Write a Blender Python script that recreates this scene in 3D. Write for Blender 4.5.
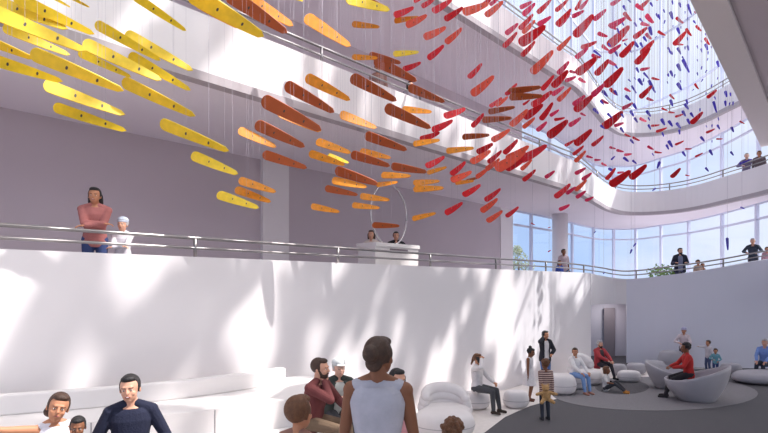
import bpy, bmesh, math, random
from mathutils import Vector, Matrix, noise
for o in list(bpy.data.objects): bpy.data.objects.remove(o, do_unlink=True)
SC = bpy.context.scene; COL = SC.collection
rnd = random.Random(7)
R = math.radians
# ------------------------------------------------------------------ camera, sky, sun, exposure
FPX = 512.0; HOR = 285.0; CH = 3.1
FW = Vector((.7145, .6996, 0)); RT = Vector((.6996, -.7145, 0)); UP = Vector((0, 0, 1))
cam = bpy.data.cameras.new('camera'); cam.sensor_width = 36; cam.lens = 36*FPX/768; cam.shift_y = (HOR-216.5)/768
cam.clip_end = 500
co = bpy.data.objects.new('camera', cam); COL.objects.link(co)
co.location = (0, 0, CH); co.rotation_euler = (R(90), 0, math.atan2(-FW.x, FW.y)); SC.camera = co

w = bpy.data.worlds.new('sky'); SC.world = w; w.use_nodes = True
nt = w.node_tree; nt.nodes.clear()
out = nt.nodes.new('ShaderNodeOutputWorld'); bg = nt.nodes.new('ShaderNodeBackground'); bg.inputs[1].default_value = 1.0
tc = nt.nodes.new('ShaderNodeTexCoord'); mp = nt.nodes.new('ShaderNodeMapping'); mp.inputs['Scale'].default_value = (1, 1, 2.6)
nz = nt.nodes.new('ShaderNodeTexNoise'); nz.inputs['Scale'].default_value = 3.2; nz.inputs['Detail'].default_value = 6
cr = nt.nodes.new('ShaderNodeValToRGB')
cr.color_ramp.elements[0].position = .40; cr.color_ramp.elements[0].color = (.44, .60, .90, 1)
cr.color_ramp.elements[1].position = .66; cr.color_ramp.elements[1].color = (.74, .80, .95, 1)
nt.links.new(tc.outputs['Generated'], mp.inputs[0]); nt.links.new(mp.outputs[0], nz.inputs[0])
nt.links.new(nz.outputs[0], cr.inputs[0]); nt.links.new(cr.outputs[0], bg.inputs[0]); nt.links.new(bg.outputs[0], out.inputs[0])

SUN_EL = 53
SH = Vector((.64, -.77, 0)).normalized()                      # where the sun stands, horizontally
SUNV = (SH*math.cos(R(SUN_EL)) + UP*math.sin(R(SUN_EL))).normalized()
sl = bpy.data.lights.new('sun', 'SUN'); sl.energy = 6.2; sl.angle = R(.75); sl.color = (1, .965, .935)
so = bpy.data.objects.new('sun', sl); COL.objects.link(so); so.rotation_euler = SUNV.to_track_quat('Z', 'Y').to_euler(); so.location = (20, -20, 40)
# hazy glow of the sky around the sun
dt = nt.nodes.new('ShaderNodeVectorMath'); dt.operation = 'DOT_PRODUCT'; dt.inputs[1].default_value = SUNV
mr = nt.nodes.new('ShaderNodeMapRange'); mr.interpolation_type = 'SMOOTHSTEP'; mr.inputs['From Min'].default_value = .5; mr.inputs['From Max'].default_value = 1.0
mr.inputs['To Min'].default_value = 1.12; mr.inputs['To Max'].default_value = 3.5
nt.links.new(tc.outputs['Generated'], dt.inputs[0]); nt.links.new(dt.outputs['Value'], mr.inputs['Value']); nt.links.new(mr.outputs[0], bg.inputs[1])
gm = nt.nodes.new('ShaderNodeMapRange'); gm.inputs['From Min'].default_value = .2; gm.inputs['From Max'].default_value = .75; nt.links.new(dt.outputs['Value'], gm.inputs['Value'])
wm_ = nt.nodes.new('ShaderNodeMix'); wm_.data_type = 'RGBA'; wm_.inputs[7].default_value = (.99, .985, 1.0, 1)
nt.links.new(gm.outputs[0], wm_.inputs[0]); nt.links.new(cr.outputs[0], wm_.inputs[6]); nt.links.new(wm_.outputs[2], bg.inputs[0])
SC.view_settings.view_transform = 'Standard'; SC.view_settings.look = 'None'; SC.view_settings.exposure = 0.0; SC.view_settings.gamma = 1
SC.view_settings.use_curve_mapping = False

# ------------------------------------------------------------------ helpers
def lin(c):
    return tuple(((v/255)/12.92 if v/255 <= .04045 else ((v/255+.055)/1.055)**2.4) for v in c)
MATS = {}
def mat(name, rgb, rough=.6, var=.0, vscale=4, metal=0, bump=0, bscale=30, spec=.5, transl=0):
    if name in MATS: return MATS[name]
    m = bpy.data.materials.new(name); m.use_nodes = True; n = m.node_tree; b = n.nodes['Principled BSDF']
    c = lin(rgb); b.inputs['Roughness'].default_value = rough; b.inputs['Metallic'].default_value = metal
    b.inputs['Specular IOR Level'].default_value = spec
    b.inputs['Base Color'].default_value = (*c, 1)
    t = n.nodes.new('ShaderNodeTexCoord')
    if var:
        z = n.nodes.new('ShaderNodeTexNoise'); z.inputs['Scale'].default_value = vscale; z.inputs['Detail'].default_value = 5
        r = n.nodes.new('ShaderNodeValToRGB')
        r.color_ramp.elements[0].position = .3; r.color_ramp.elements[1].position = .7
        r.color_ramp.elements[0].color = (*[v*(1-var) for v in c], 1); r.color_ramp.elements[1].color = (*[min(1, v*(1+var)) for v in c], 1)
        n.links.new(t.outputs['Object'], z.inputs[0]); n.links.new(z.outputs[0], r.inputs[0]); n.links.new(r.outputs[0], b.inputs['Base Color'])
    if bump:
        z2 = n.nodes.new('ShaderNodeTexNoise'); z2.inputs['Scale'].default_value = bscale
        bp = n.nodes.new('ShaderNodeBump'); bp.inputs['Strength'].default_value = bump; bp.inputs['Distance'].default_value = .02
        n.links.new(t.outputs['Object'], z2.inputs[0]); n.links.new(z2.outputs[0], bp.inputs['Height']); n.links.new(bp.outputs[0], b.inputs['Normal'])
    if transl:
        tr = n.nodes.new('ShaderNodeBsdfTranslucent'); mx = n.nodes.new('ShaderNodeMixShader'); mx.inputs[0].default_value = transl
        if var: n.links.new(r.outputs[0], tr.inputs[0])
        else: tr.inputs[0].default_value = (*c, 1)
        o = n.nodes['Material Output']; n.links.new(b.outputs[0], mx.inputs[1]); n.links.new(tr.outputs[0], mx.inputs[2]); n.links.new(mx.outputs[0], o.inputs[0])
    MATS[name] = m; return m
def stripes(name, c1, c2, scale):
    m = mat(name, c1, .9); n = m.node_tree; b = n.nodes['Principled BSDF']
    t = n.nodes.new('ShaderNodeTexCoord'); wv = n.nodes.new('ShaderNodeTexWave'); wv.bands_direction = 'Z'; wv.inputs['Scale'].default_value = scale
    r = n.nodes.new('ShaderNodeValToRGB'); r.color_ramp.interpolation = 'CONSTANT'
    r.color_ramp.elements[0].color = (*lin(c1), 1); r.color_ramp.elements[1].position = .45; r.color_ramp.elements[1].color = (*lin(c2), 1)
    n.links.new(t.outputs['Object'], wv.inputs[0]); n.links.new(wv.outputs[0], r.inputs[0]); n.links.new(r.outputs[0], b.inputs['Base Color'])
    return m
def glassmat():
    m = bpy.data.materials.new('window_glass'); m.use_nodes = True; n = m.node_tree; n.nodes.clear()
    o = n.nodes.new('ShaderNodeOutputMaterial'); a = n.nodes.new('ShaderNodeBsdfTransparent'); a.inputs[0].default_value = (.93, .96, 1, 1)
    g = n.nodes.new('ShaderNodeBsdfGlossy'); g.inputs['Roughness'].default_value = .03; g.inputs[0].default_value = (.8, .85, .9, 1)
    x = n.nodes.new('ShaderNodeMixShader'); x.inputs[0].default_value = .07
    n.links.new(a.outputs[0], x.inputs[1]); n.links.new(g.outputs[0], x.inputs[2]); n.links.new(x.outputs[0], o.inputs[0]); return m
GLASS = glassmat()
def tag(o, label=None, cat=None, group=None, kind=None):
    if label: o['label'] = label
    if cat: o['category'] = cat
    if group: o['group'] = group
    if kind: o['kind'] = kind
    return o
def link(name, me, m=None, parent=None, smooth=False):
    o = bpy.data.objects.new(name, me); COL.objects.link(o)
    if m is not None:
        for q in (m if isinstance(m, (list, tuple)) else [m]): me.materials.append(q)
    if smooth:
        for p in me.polygons: p.use_smooth = True
    if parent is not None: o.parent = parent
    return o
def obj(name, bm, m, parent=None, smooth=False, fix=True):
    if fix: bmesh.ops.recalc_face_normals(bm, faces=bm.faces)
    me = bpy.data.meshes.new(name); bm.to_mesh(me); bm.free()
    return link(name, me, m, parent, smooth)
def empty(name, loc=(0, 0, 0), rz=0, sc=1, label=None, cat=None, group=None):
    o = bpy.data.objects.new(name, None); COL.objects.link(o); o.location = loc; o.rotation_euler = (0, 0, rz); o.scale = (sc,)*3
    o.empty_display_size = .1
    return tag(o, label, cat, group)
def box(bm, lo, hi, M=None):
    vs = [bm.verts.new(Vector((x, y, z)) if M is None else M @ Vector((x, y, z))) for x in (lo[0], hi[0]) for y in (lo[1], hi[1]) for z in (lo[2], hi[2])]
    for f in ((0, 1, 3, 2), (4, 6, 7, 5), (0, 4, 5, 1), (2, 3, 7, 6), (0, 2, 6, 4), (1, 5, 7, 3)): bm.faces.new([vs[i] for i in f])
def prism(bm, pts, z0, z1):
    a = [bm.verts.new((p[0], p[1], z0 if not hasattr(z0, '__len__') else z0[i])) for i, p in enumerate(pts)]
    b = [bm.verts.new((p[0], p[1], z1 if not hasattr(z1, '__len__') else z1[i])) for i, p in enumerate(pts)]
    n = len(pts); bm.faces.new(a[::-1]); bm.faces.new(b)
    for i in range(n): bm.faces.new((a[i], a[(i+1) % n], b[(i+1) % n], b[i]))
def band(bm, A, B, za, zb):
    """closed strip solid: A,B = two xy paths; za(lower z), zb (upper z) lists or floats"""
    n = len(A); g = lambda z, i: z[i] if hasattr(z, '__len__') else z
    rows = []
    for i in range(n):
        rows.append([bm.verts.new((A[i][0], A[i][1], g(za, i))), bm.verts.new((B[i][0], B[i][1], g(za, i))),
                     bm.verts.new((B[i][0], B[i][1], g(zb, i))), bm.verts.new((A[i][0], A[i][1], g(zb, i)))])
    for i in range(n-1):
        for k in range(4): bm.faces.new((rows[i][k], rows[i][(k+1) % 4], rows[i+1][(k+1) % 4], rows[i+1][k]))
    bm.faces.new(rows[0]); bm.faces.new(rows[-1][::-1])
def tube(bm, pts, r, seg=8, closed=False):
    pts = [Vector(p) for p in pts]; n = len(pts); rings = []
    for i, p in enumerate(pts):
        if closed: d = pts[(i+1) % n]-pts[i-1]
        else: d = pts[min(i+1, n-1)]-pts[max(i-1, 0)]
        d.normalize(); a = d.cross(UP)
        if a.length < .1: a = d.cross(Vector((1, 0, 0)))
        a.normalize(); b = d.cross(a); rr = r[i] if hasattr(r, '__len__') else r
        rings.append([bm.verts.new(p + (a*math.cos(t)+b*math.sin(t))*rr) for t in [2*math.pi*k/seg for k in range(seg)]])
    for i in range(n if closed else n-1):
        A, B = rings[i], rings[(i+1) % n]
        for k in range(seg): bm.faces.new((A[k], A[(k+1) % seg], B[(k+1) % seg], B[k]))
    if not closed: bm.faces.new(rings[0][::-1]); bm.faces.new(rings[-1])
def W(x, Z, z=0):      # picture column + distance along the view axis -> world point
    p = FW*Z + RT*((x-384)/FPX*Z); return Vector((p.x, p.y, z))
def WY(x, y, Z): return W(x, Z, CH+(HOR-y)/FPX*Z)
def smoothpath(P, n):   # Catmull-Rom through P, n samples with even spacing
    P = [Vector(p) for p in P]; Q = [P[0]*2-P[1]] + P + [P[-1]*2-P[-2]]; out = []
    for i in range(1, len(Q)-2):
        for k in range(20):
            t = k/20; a, b, c, d = Q[i-1], Q[i], Q[i+1], Q[i+2]
            out.append(.5*((2*b)+(c-a)*t+(2*a-5*b+4*c-d)*t*t+(3*b-a-3*c+d)*t**3))
    out.append(P[-1]); L = [0]
    for i in range(1, len(out)): L.append(L[-1]+(out[i]-out[i-1]).length)
    res = []; j = 0
    for k in range(n):
        s = L[-1]*k/(n-1)
        while j < len(L)-2 and L[j+1] < s: j += 1
        f = (s-L[j])/max(1e-9, L[j+1]-L[j]); res.append(out[j].lerp(out[j+1], min(1, max(0, f))))
    return res
def offset(path, d):    # to the left of travel when d>0
    r = []
    for i, p in enumerate(path):
        t = path[min(i+1, len(path)-1)]-path[max(i-1, 0)]; t = Vector((t.x, t.y, 0)).normalized()
        r.append(p + Vector((-t.y, t.x, 0))*d)
    return r

white = mat('white_plaster', (234, 228, 229), .75, .02, .6)
cool = mat('white_plaster_wall_far', (228, 226, 236), .7, .02, .5)
soff = mat('soffit_plaster', (234, 226, 232), .8, .015, .5)
mauve = mat('mauve_wall_paint', (200, 188, 194), .85, .03, .4)
edge = mat('grey_edge_trim', (176, 166, 170), .7)
steel = mat('brushed_steel', (150, 146, 146), .35, metal=.9)
mullm = mat('pale_blue_painted_aluminium', (214, 218, 238), .5)
carpet = mat('dark_speckled_carpet', (88, 86, 90), .95, .35, 60, bump=.3, bscale=200)
paving = mat('light_terrazzo', (226, 218, 214), .7, .05, 8)
midgrey = mat('mid_grey_carpet', (126, 123, 127), .95, .2, 60)

# ------------------------------------------------------------------ setting
NW = 8.05
def wallpt(x, n=NW):
    k = (x-384)/FPX; Z = n/(.6996-.7145*k); return W(x, Z)
bm = bmesh.new(); box(bm, (-60, -60, -.3), (90, 90, 0)); tag(obj('floor', bm, carpet), kind='structure')
# light paving along the wall
pv = [(-10, NW), (19.6, NW)] + [tuple(W(x, CH*FPX/(y-HOR)).xy) for x, y in ((650, 371), (652, 380), (625, 386), (590, 391), (560, 398), (530, 406), (505, 417), (480, 436), (455, 470))] + [(-10, 4)]
bm = bmesh.new(); prism(bm, pv, .0, .006); tag(obj('floor_paving', bm, paving), kind='structure')
def ellip(cx, cy, wpx, hpx, n=48):
    return [tuple(W(cx+wpx*math.cos(t), CH*FPX/(cy+hpx*math.sin(t)-HOR)).xy) for t in [2*math.pi*i/n for i in range(n)]]
bm = bmesh.new(); prism(bm, ellip(655, 394, 103, 17), .006, .010); tag(obj('floor_ellipse', bm, midgrey), kind='structure')
bm = bmesh.new(); prism(bm, ellip(622, 387.5, 27, 7), .010, .014); tag(obj('floor_oval', bm, carpet), kind='structure')
# lower left wall (up to the second-floor parapet)
uend = wallpt(591).x
bm = bmesh.new(); box(bm, (-10, NW, 0), (uend, NW+.35, 3.56)); tag(obj('wall_left', bm, white), kind='structure')
# far curved wall, with a doorway at its left end. Points: (picture column, distance, top height)
far = [(591, 19.55, 3.54), (600, 20.3, 3.48), (612, 20.6, 3.40), (626, 20.4, 3.34), (645, 20.0, 3.38), (660, 19.7, 3.45), (690, 19.3, 3.58), (727, 19.1, 3.79), (768, 19.0, 4.06), (830, 18.6, 4.3), (900, 17.5, 4.4)]
fp = smoothpath([W(a, b, c) for a, b, c in far], 90)
fz = [p.z for p in fp]; fi = [p.copy() for p in fp]; fo = offset(fp, .3)
def colx(p): Z = p.x*FW.x+p.y*FW.y; return 384+FPX*(p.x*RT.x+p.y*RT.y)/Z
kd = min(range(90), key=lambda i: abs(colx(fp[i])-626))
bm = bmesh.new(); band(bm, fi[kd:], fo[kd:], 0, fz[kd:]); tag(obj('wall_far', bm, cool, smooth=False), kind='structure')
bm = bmesh.new(); band(bm, fi[:kd+1], fo[:kd+1], 2.34, fz[:kd+1]); tag(obj('wall_lintel', bm, white), kind='structure')
# the recess behind the doorway
bm = bmesh.new()
a = W(586, 22.4); b = W(634, 22.4); prism(bm, [a.xy, b.xy, W(634, 22.6).xy, W(586, 22.6).xy], 0, 2.6)
tag(obj('wall_doorway_back', bm, cool), kind='structure')
q = W(612, 21.5); e = empty('passage_fill_lamp', (q.x, q.y, 2.5), 0, 1, 'added unseen fill lamp brightening the passage behind the doorway', 'lamp')  # fill lamp added out of view to brighten the passage
bm = bmesh.new(); tube(bm, [(0, 0, -.02), (0, 0, .03)], [.16, .17], 24); obj('fill_lamp_housing', bm, mat('fill_lamp_white', (230, 230, 230), .5), e)
al = bpy.data.lights.new('passage_fill_light', 'AREA'); al.shape = 'DISK'; al.size = .3; al.energy = 11; al.color = (1, .95, .96); ao = bpy.data.objects.new('passage_fill_light', al); COL.objects.link(ao); ao.location = (0, 0, -.03); ao.parent = e
bm = bmesh.new(); prism(bm, [W(626.5, 20.75).xy, W(628, 20.75).xy, W(628, 22.4).xy, W(626, 22.4).xy], 0, 2.54); tag(obj('wall_doorway_side', bm, mauve), kind='structure')
bm = bmesh.new(); prism(bm, [W(604, 22.2).xy, W(615, 22.2).xy, W(615, 22.39).xy, W(604, 22.39).xy], 0, 2.1); tag(obj('door_1', bm, mat('grey_door', (150, 142, 148), .6)), kind='structure')

# ring (void edge of the upper floors) and glass line
def ringpath(n=150):
    P = [Vector((-10, NW, 0)), Vector((0, NW, 0)), wallpt(500), wallpt(560), wallpt(580)] + [W(a, b) for a, b in ((597, 21.2), (610, 23.2), (626, 24.5), (650, 24.6), (676, 23.9), (700, 22.7), (727, 21), (768, 18.8), (830, 15.6), (900, 13.4))]
    return smoothpath(P, n)
ring = ringpath()
GX = [(571, 28.6), (593, 30.3), (613, 31), (636, 30.8), (661, 29), (690, 27), (723, 24.2), (759, 21.3), (800, 18.6), (860, 16.2), (930, 14.6)]
def backpath(n0, n=150):
    P = [Vector((-10, n0, 0)), Vector((0, n0, 0)), wallpt(440, n0), wallpt(520, n0), wallpt(552, n0)] + [W(a, b) for a, b in GX[1:]]
    return smoothpath(P, n)
BK = 12.08
back = backpath(BK)
# second-floor slab between parapet line and back line
low = [Vector((-10, NW+.35, 3.56)), Vector((0, NW+.35, 3.56)), wallpt(480)+Vector((0, .35, 3.56)), wallpt(570)+Vector((0, .35, 3.56))]
lowp = smoothpath(low + [W(a, b+.35, c) for a, b, c in far[1:]], 150)
sz = [p.z-.71 for p in lowp]
bm = bmesh.new(); band(bm, lowp, back, [z-.18 for z in sz], sz); tag(obj('floor_upper_gallery', bm, soff), kind='structure')
# third-floor slab / soffit
bm = bmesh.new(); band(bm, offset(ring, .02), back, 6.5, 6.75); tag(obj('ceiling', bm, soff), kind='structure')
bm = bmesh.new(); band(bm, ring, offset(ring, .16), 6.62, 7.58); tag(obj('wall_upper_parapet', bm, white), kind='structure')
bm = bmesh.new(); band(bm, offset(ring, -.015), offset(ring, .2), 6.47, 6.62); tag(obj('trim_1', bm, edge), kind='structure')
back3 = backpath(11.5)
bm = bmesh.new(); band(bm, offset(ring, .02), back3, 10.3, 10.55); tag(obj('ceiling_upper', bm, soff), kind='structure')
bm = bmesh.new(); band(bm, ring, offset(ring, .16), 10.42, 11.3); tag(obj('wall_top_parapet', bm, white), kind='structure')
bm = bmesh.new(); band(bm, offset(ring, -.015), offset(ring, .2), 10.27, 10.42); tag(obj('trim_2', bm, edge), kind='structure')
# back walls
e2 = wallpt(501, BK).x
bm = bmesh.new(); box(bm, (-10, BK, 2.85), (e2, BK+.2, 6.5)); tag(obj('wall_gallery_back', bm, mauve), kind='structure')
e3 = wallpt(522, 11.5).x
bm = bmesh.new(); box(bm, (-10, 11.5, 6.75), (e3, 11.7, 10.3)); tag(obj('wall_gallery_upper_back', bm, mauve), kind='structure')
pa, pb = wallpt(263, BK-.12), wallpt(289, BK-.12)
bm = bmesh.new(); box(bm, (pa.x, BK-.12, 2.85), (pb.x, BK-.001, 6.5)); tag(obj('trim_pilaster', bm, white), kind='structure')
pa, pb = wallpt(501, BK-.05), wallpt(513, BK-.05)
bm = bmesh.new(); box(bm, (pa.x, BK-.05, 2.85), (pb.x, BK+.25, 6.5)); tag(obj('trim_end_pier', bm, white), kind='structure')
# round column in the glazed part
cp = W(560, 24.6); bm = bmesh.new(); tube(bm, [(cp.x, cp.y, 2.85), (cp.x, cp.y, 6.5)], .36, 24); tag(obj('trim_round_column', bm, white, smooth=True), kind='structure')

# curtain walls
def curtain(idx, path, z0, z1, trans, colx_list, wm=.07):
    mm = bmesh.new()
    for x in colx_list:
        i = min(range(len(path)), key=lambda i: abs(colx(path[i])-x))
        p = path[i]; t = (path[min(i+1, len(path)-1)]-path[i-1]).normalized(); nn = Vector((-t.y, t.x, 0))
        c = [p+t*s*wm+nn*q for s, q in ((-1, -.1), (1, -.1), (1, .02), (-1, .02))]
        prism(mm, [v.xy for v in c], z0, z1)
    for z in trans: band(mm, offset(path, -.06), offset(path, .02), z-.045, z+.045)
    for z in (z0, z1): band(mm, offset(path, -.08), offset(path, .02), z-.06 if z == z1 else z, z if z == z1 else z+.1)
    root = tag(obj('window_%d' % idx, mm, mullm), kind='structure')
    g = bmesh.new()
    vs = [[g.verts.new((p.x, p.y, z)) for z in (z0, z1)] for p in offset(path, .03)]
    for i in range(len(vs)-1): g.faces.new((vs[i][0], vs[i+1][0], vs[i+1][1], vs[i][1]))
    obj('pane', g, GLASS, root)
MX = [530, 571, 593, 613, 636, 661, 690, 723, 759, 800, 850]
def cut(path, x): return [p for p in path if colx(p) > x and p.x > 5]
curtain(1, cut(backpath(BK, 400), 513), 2.9, 6.5, [5.85], MX)
curtain(2, cut(backpath(11.5, 400), 524), 6.76, 10.3, [9.7], [548]+MX[1:])
curtain(3, cut(backpath(11.5, 400), 405), 10.56, 21.5, [13.6, 17.2], [430, 455, 480, 505, 530, 552]+MX[1:], .05)

# railings
def railing(name, path, zs, post_at, label, r=.028):
    e = empty(name, path[0][:], 0, 1, label, 'railing'); e.location = (0, 0, 0)
    for q, dz in enumerate((.32, .155)):
        b = bmesh.new(); tube(b, [Vector((p.x, p.y, z+dz)) for p, z in zip(path, zs)], r if q == 0 else r*.8, 8)
        obj('top_rail' if q == 0 else 'lower_rail', b, steel, e, True)
    for i in post_at:
        p = path[i]; b = bmesh.new(); tube(b, [(p.x, p.y, zs[i]), (p.x, p.y, zs[i]+.315)], .03, 8); obj('post', b, steel, e, True)
def posts_along(path, first, step):
    L = 0; out = []; nxt = first
    for i in range(1, len(path)):
        L += (Vector(path[i].xy)-Vector(path[i-1].xy)).length
        if L >= nxt: out.append(i); nxt += step
    return out
lowrail = smoothpath([Vector((-10, NW+.1, 3.56)), Vector((0, NW+.1, 3.56)), wallpt(480)+Vector((0, .1, 3.56)), wallpt(570)+Vector((0, .1, 3.56))]+[W(a, b+.1, c) for a, b, c in far[1:]], 700)
railing('gallery_railing', lowrail, [p.z-.005 for p in lowrail], posts_along(lowrail, 10.8+3.05*1-3.05, 3.05), 'steel two-bar railing along the white parapet of the lowest gallery')
for zt, nm, lb in ((7.575, 'gallery_railing', 'steel two-bar railing on the middle gallery parapet behind the blades'), (11.295, 'gallery_railing', 'steel two-bar railing on the topmost gallery parapet, upper right')):
    rp = offset(smoothpath(ringpath(150), 700), .08)
    railing(nm, rp, [zt]*len(rp), posts_along(rp, 1.2, 3.05), lb)

# overhead bulkhead at the near side of the void (upper right of the picture)
zb = 5.4
def onz(x, y, z): return W(x, FPX*z/(HOR-y), CH+z)
def lerp2(a, b, t): return a+(b-a)*t
A0, A1 = onz(690, 0, zb), onz(761, 147, zb); B0, B1 = onz(727, 0, zb), onz(768, 104, zb)
A0 = lerp2(A0, A1, -.2); B1 = lerp2(B0, B1, 1.75); B0 = lerp2(B0, B1, -.3)
bm = bmesh.new(); prism(bm, [A0.xy, A1.xy, B1.xy, B0.xy], CH+zb, CH+zb+.4)
tag(obj('trim_near_edge_beam', bm, mat('warm_grey_plaster', (242, 232, 230), .8)), kind='structure')
# gallery deck behind the near edge beam, its unseen part shaped to cast shade
bm = bmesh.new(); prism(bm, [(-6, .2), (8, .2), (B0.x, B0.y-.01), (B1.x, B1.y-.01), (26, 2), (24, -12), (-6, -12)], CH+zb+.10, CH+zb+.35); tag(obj('ceiling_near', bm, mat('taupe_soffit', (216, 202, 206), .85)), kind='structure')

# ------------------------------------------------------------------ terraced seating at the left
bench = mat('white_solid_surface', (232, 226, 224), .55, .02, 2)
def pl(x, y, z): return W(x, FPX*(CH-z)/(y-HOR), z)
bk = smoothpath([pl(-60, 399, 1.75), pl(0, 395.5, 1.75), pl(100, 388.5, 1.75), pl(192, 380, 1.75), pl(245, 373.5, 1.75), pl(286, 368, 1.75)], 60)
bk = [Vector((q.x, min(q.y, NW-.2), q.z)) for q in bk]
e = empty('terrace_bench', (0, 0, 0), 0, 1, 'long white curved bench with a low backrest against the left wall', 'bench')
fr = smoothpath([pl(-120, 440, 1.5), pl(0, 430, 1.5), pl(100, 421, 1.5), pl(192, 412, 1.5), pl(245, 405, 1.5), pl(300, 399, 1.5), pl(345, 401, 1.5)], 60)
rear = [Vector((q.x, min(q.y, NW-.01), q.z)) for q in smoothpath([offset(bk, .25)[0]] + [offset(bk, .25)[20], offset(bk, .25)[40], pl(300, 376, 1.5), pl(345, 386, 1.5)], 60)]
bm = bmesh.new(); band(bm, fr, rear, .0, 1.5); obj('seat', bm, bench, e)
bm = bmesh.new(); band(bm, bk, offset(bk, .16), 1.5, 1.75); o = obj('backrest', bm, bench, e)
md = o.modifiers.new('bevel', 'BEVEL'); md.width = .02; md.segments = 2
for i in (8, 22, 38):
    p, q = bk[i], fr[i]; d = (q-p).normalized(); b = bmesh.new(); tube(b, [(q.x+d.x*.004, q.y+d.y*.004, .95), (q.x+d.x*.004, q.y+d.y*.004, 1.49)], .006, 6); obj('panel_joint', b, mat('joint_grey', (150, 145, 148), .8), e)
# two lower steps reaching to the foreground, where people sit and stand
step1 = offset(fr, -.9)
bm = bmesh.new(); band(bm, step1, offset(fr, -.0), 0, 1.12); tag(obj('terrace_step', bm, bench), 'broad white step in front of the curved wall bench', 'step')
bm = bmesh.new()
prism(bm, [W(-300, 4.9).xy, W(385, 6.0).xy, W(470, 5.6).xy, W(560, 3.4).xy, (-1, -2), (-8, -2)], 0, 1.0)
tag(obj('floor_near_terrace', bm, paving), kind='structure')

# ------------------------------------------------------------------ lounge seating
pod = mat('white_lounge_shell', (222, 216, 216), .5, .03, 5)
podg = mat('grey_lounge_shell', (172, 168, 174), .5, .03, 5)
def superell(bm, c, r, rz=0, e1=.65, e2=.9, nu=40, nv=20, warp=None):
    sp = lambda v, p: math.copysign(abs(v)**p, v)
    M = Matrix.Translation(c) @ Matrix.Rotation(rz, 4, 'Z'); rows = []
    for j in range(nv+1):
        v = -math.pi/2+math.pi*j/nv; row = []
        for i in range(nu):
            t = 2*math.pi*i/nu
            p = Vector((r[0]*sp(math.cos(v), e1)*sp(math.cos(t), e2), r[1]*sp(math.cos(v), e1)*sp(math.sin(t), e2), r[2]*sp(math.sin(v), e1)))
            if warp: p = warp(p)
            row.append(M @ p)
        rows.append(row)
    bot = bm.verts.new(sum(rows[0], Vector())/nu); top = bm.verts.new(sum(rows[-1], Vector())/nu)
    vr = [[bm.verts.new(p) for p in row] for row in rows[1:-1]]
    for i in range(nu):
        k = (i+1) % nu
        bm.faces.new((bot, vr[0][k], vr[0][i])); bm.faces.new((top, vr[-1][i], vr[-1][k]))
        for j in range(len(vr)-1): bm.faces.new((vr[j][i], vr[j][k], vr[j+1][k], vr[j+1][i]))
def pouf(x, y, wpx, h, label, m=pod, depth=.8, rz=0, name='lounge_pouf', cat='pouf', group='rounded lounge poufs', seam=True, lump=0):
    Z = CH*FPX/(y-HOR); s = FPX/Z; rx = wpx/s/2; c = W(x, Z+rx*depth*.8)
    def warp(p):
        f = 1 - .13*max(0, p.z/(h/2)); k = 1+lump*math.sin(p.x*9)*math.cos(p.y*7)
        q = Vector((p.x*f, p.y*f, p.z*k)); 
        if p.z > 0: q.z -= .10*h*(1-min(1, (p.x/rx)**2+(p.y/(rx*depth))**2))
        return q
    e = empty(name, (c.x, c.y, 0), math.atan2(RT.y, RT.x)+rz, 1, label, cat, group)
    b = bmesh.new(); superell(b, (0, 0, h/2), (rx, rx*depth, h/2), 0, .6, .95, warp=warp); obj('cushion', b, m, e, True)
    if seam:
        b = bmesh.new(); tube(b, [(rx*.995*math.copysign(abs(math.cos(t))**.95, math.cos(t)), rx*depth*.995*math.copysign(abs(math.sin(t))**.95, math.sin(t)), h*.42) for t in [2*math.pi*i/48 for i in range(48)]], .008, 6, True)
        obj('seam', b, mat('seam_grey', (170, 165, 168), .8), e, True)
    return e
pouf(444, 441, 64, .56, 'large white oval pouf in the foreground behind the small brown head', depth=.85)
pouf(516, 409.5, 26, .47, 'small white rounded pouf between the seated phone caller and the girl in a dress', depth=.85)
pouf(475, 411, 30, .46, 'white pouf under the seated woman with a phone')
pouf(561, 396, 30, .62, 'white pouf directly behind the woman in the white sweater', depth=.9)
pouf(577, 390, 20, .46, 'white pouf under the woman in the white sweater')
pouf(588, 386, 28, .50, 'white pouf beneath the man in the red jacket')
pouf(619, 376, 15, .42, 'pale pouf by the doorway, left of its twin', podg)
pouf(636, 375, 19, .42, 'pale grey pouf by the doorway, right of its twin', podg)
pouf(629, 383, 24, .40, 'low white pouf in front of the doorway, in the sun', pod, .6)
pouf(731, 376, 20, .44, 'grey pouf at the far wall right of the two children', podg)
pouf(655, 373, 20, .44, 'grey pouf at the far wall left of the standing woman with a cap', podg)
pouf(671, 371, 26, .78, 'tall grey rounded pouf at the far wall behind the red-shirted man', podg, .6)
pouf(765, 386, 64, .42, 'wide flat grey bench pad under the man in the blue shirt', podg, .6, name='lounge_bench', cat='bench')
# chaise: seat lump with wrap-around ridged back
def chaise(x, y, wpx, h, label, m=pod, ridges=3):
    Z = CH*FPX/(y-HOR); s = FPX/Z; rx = wpx/s/2; c = W(x, Z+rx*.55)
    e = empty('lounge_sofa', (c.x, c.y, 0), math.atan2(RT.y, RT.x), 1, label, 'sofa')
    b = bmesh.new(); superell(b, (0, -.05, .2), (rx*.95, rx*.75, .21), 0, .6, .9); obj('seat', b, m, e, True)
    for k in range(ridges):
        b = bmesh.new(); rr = 1-.0*k; zz = .36+(h-.42)*k/max(1, ridges-1)
        pts = [(-rx*.86*math.cos(t)*(1-.05*k), rx*(.62-.03*k)*math.sin(t)+.08, zz*(.72+.28*math.sin(min(math.pi, t*.9+.35)))) for t in [math.pi*(-.12+1.2*i/26) for i in range(27)]]
        rads = [(.17-.015*k)*(.45+.55*max(0,math.sin(math.pi*i/26))**.5) for i in range(27)]
        tube(b, pts, rads, 12); obj('back_cushion', b, m, e, True)
    return e
chaise(446, 426, 54, .76, 'white ridged sofa with wrap-around back beside the seated phone caller')
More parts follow.
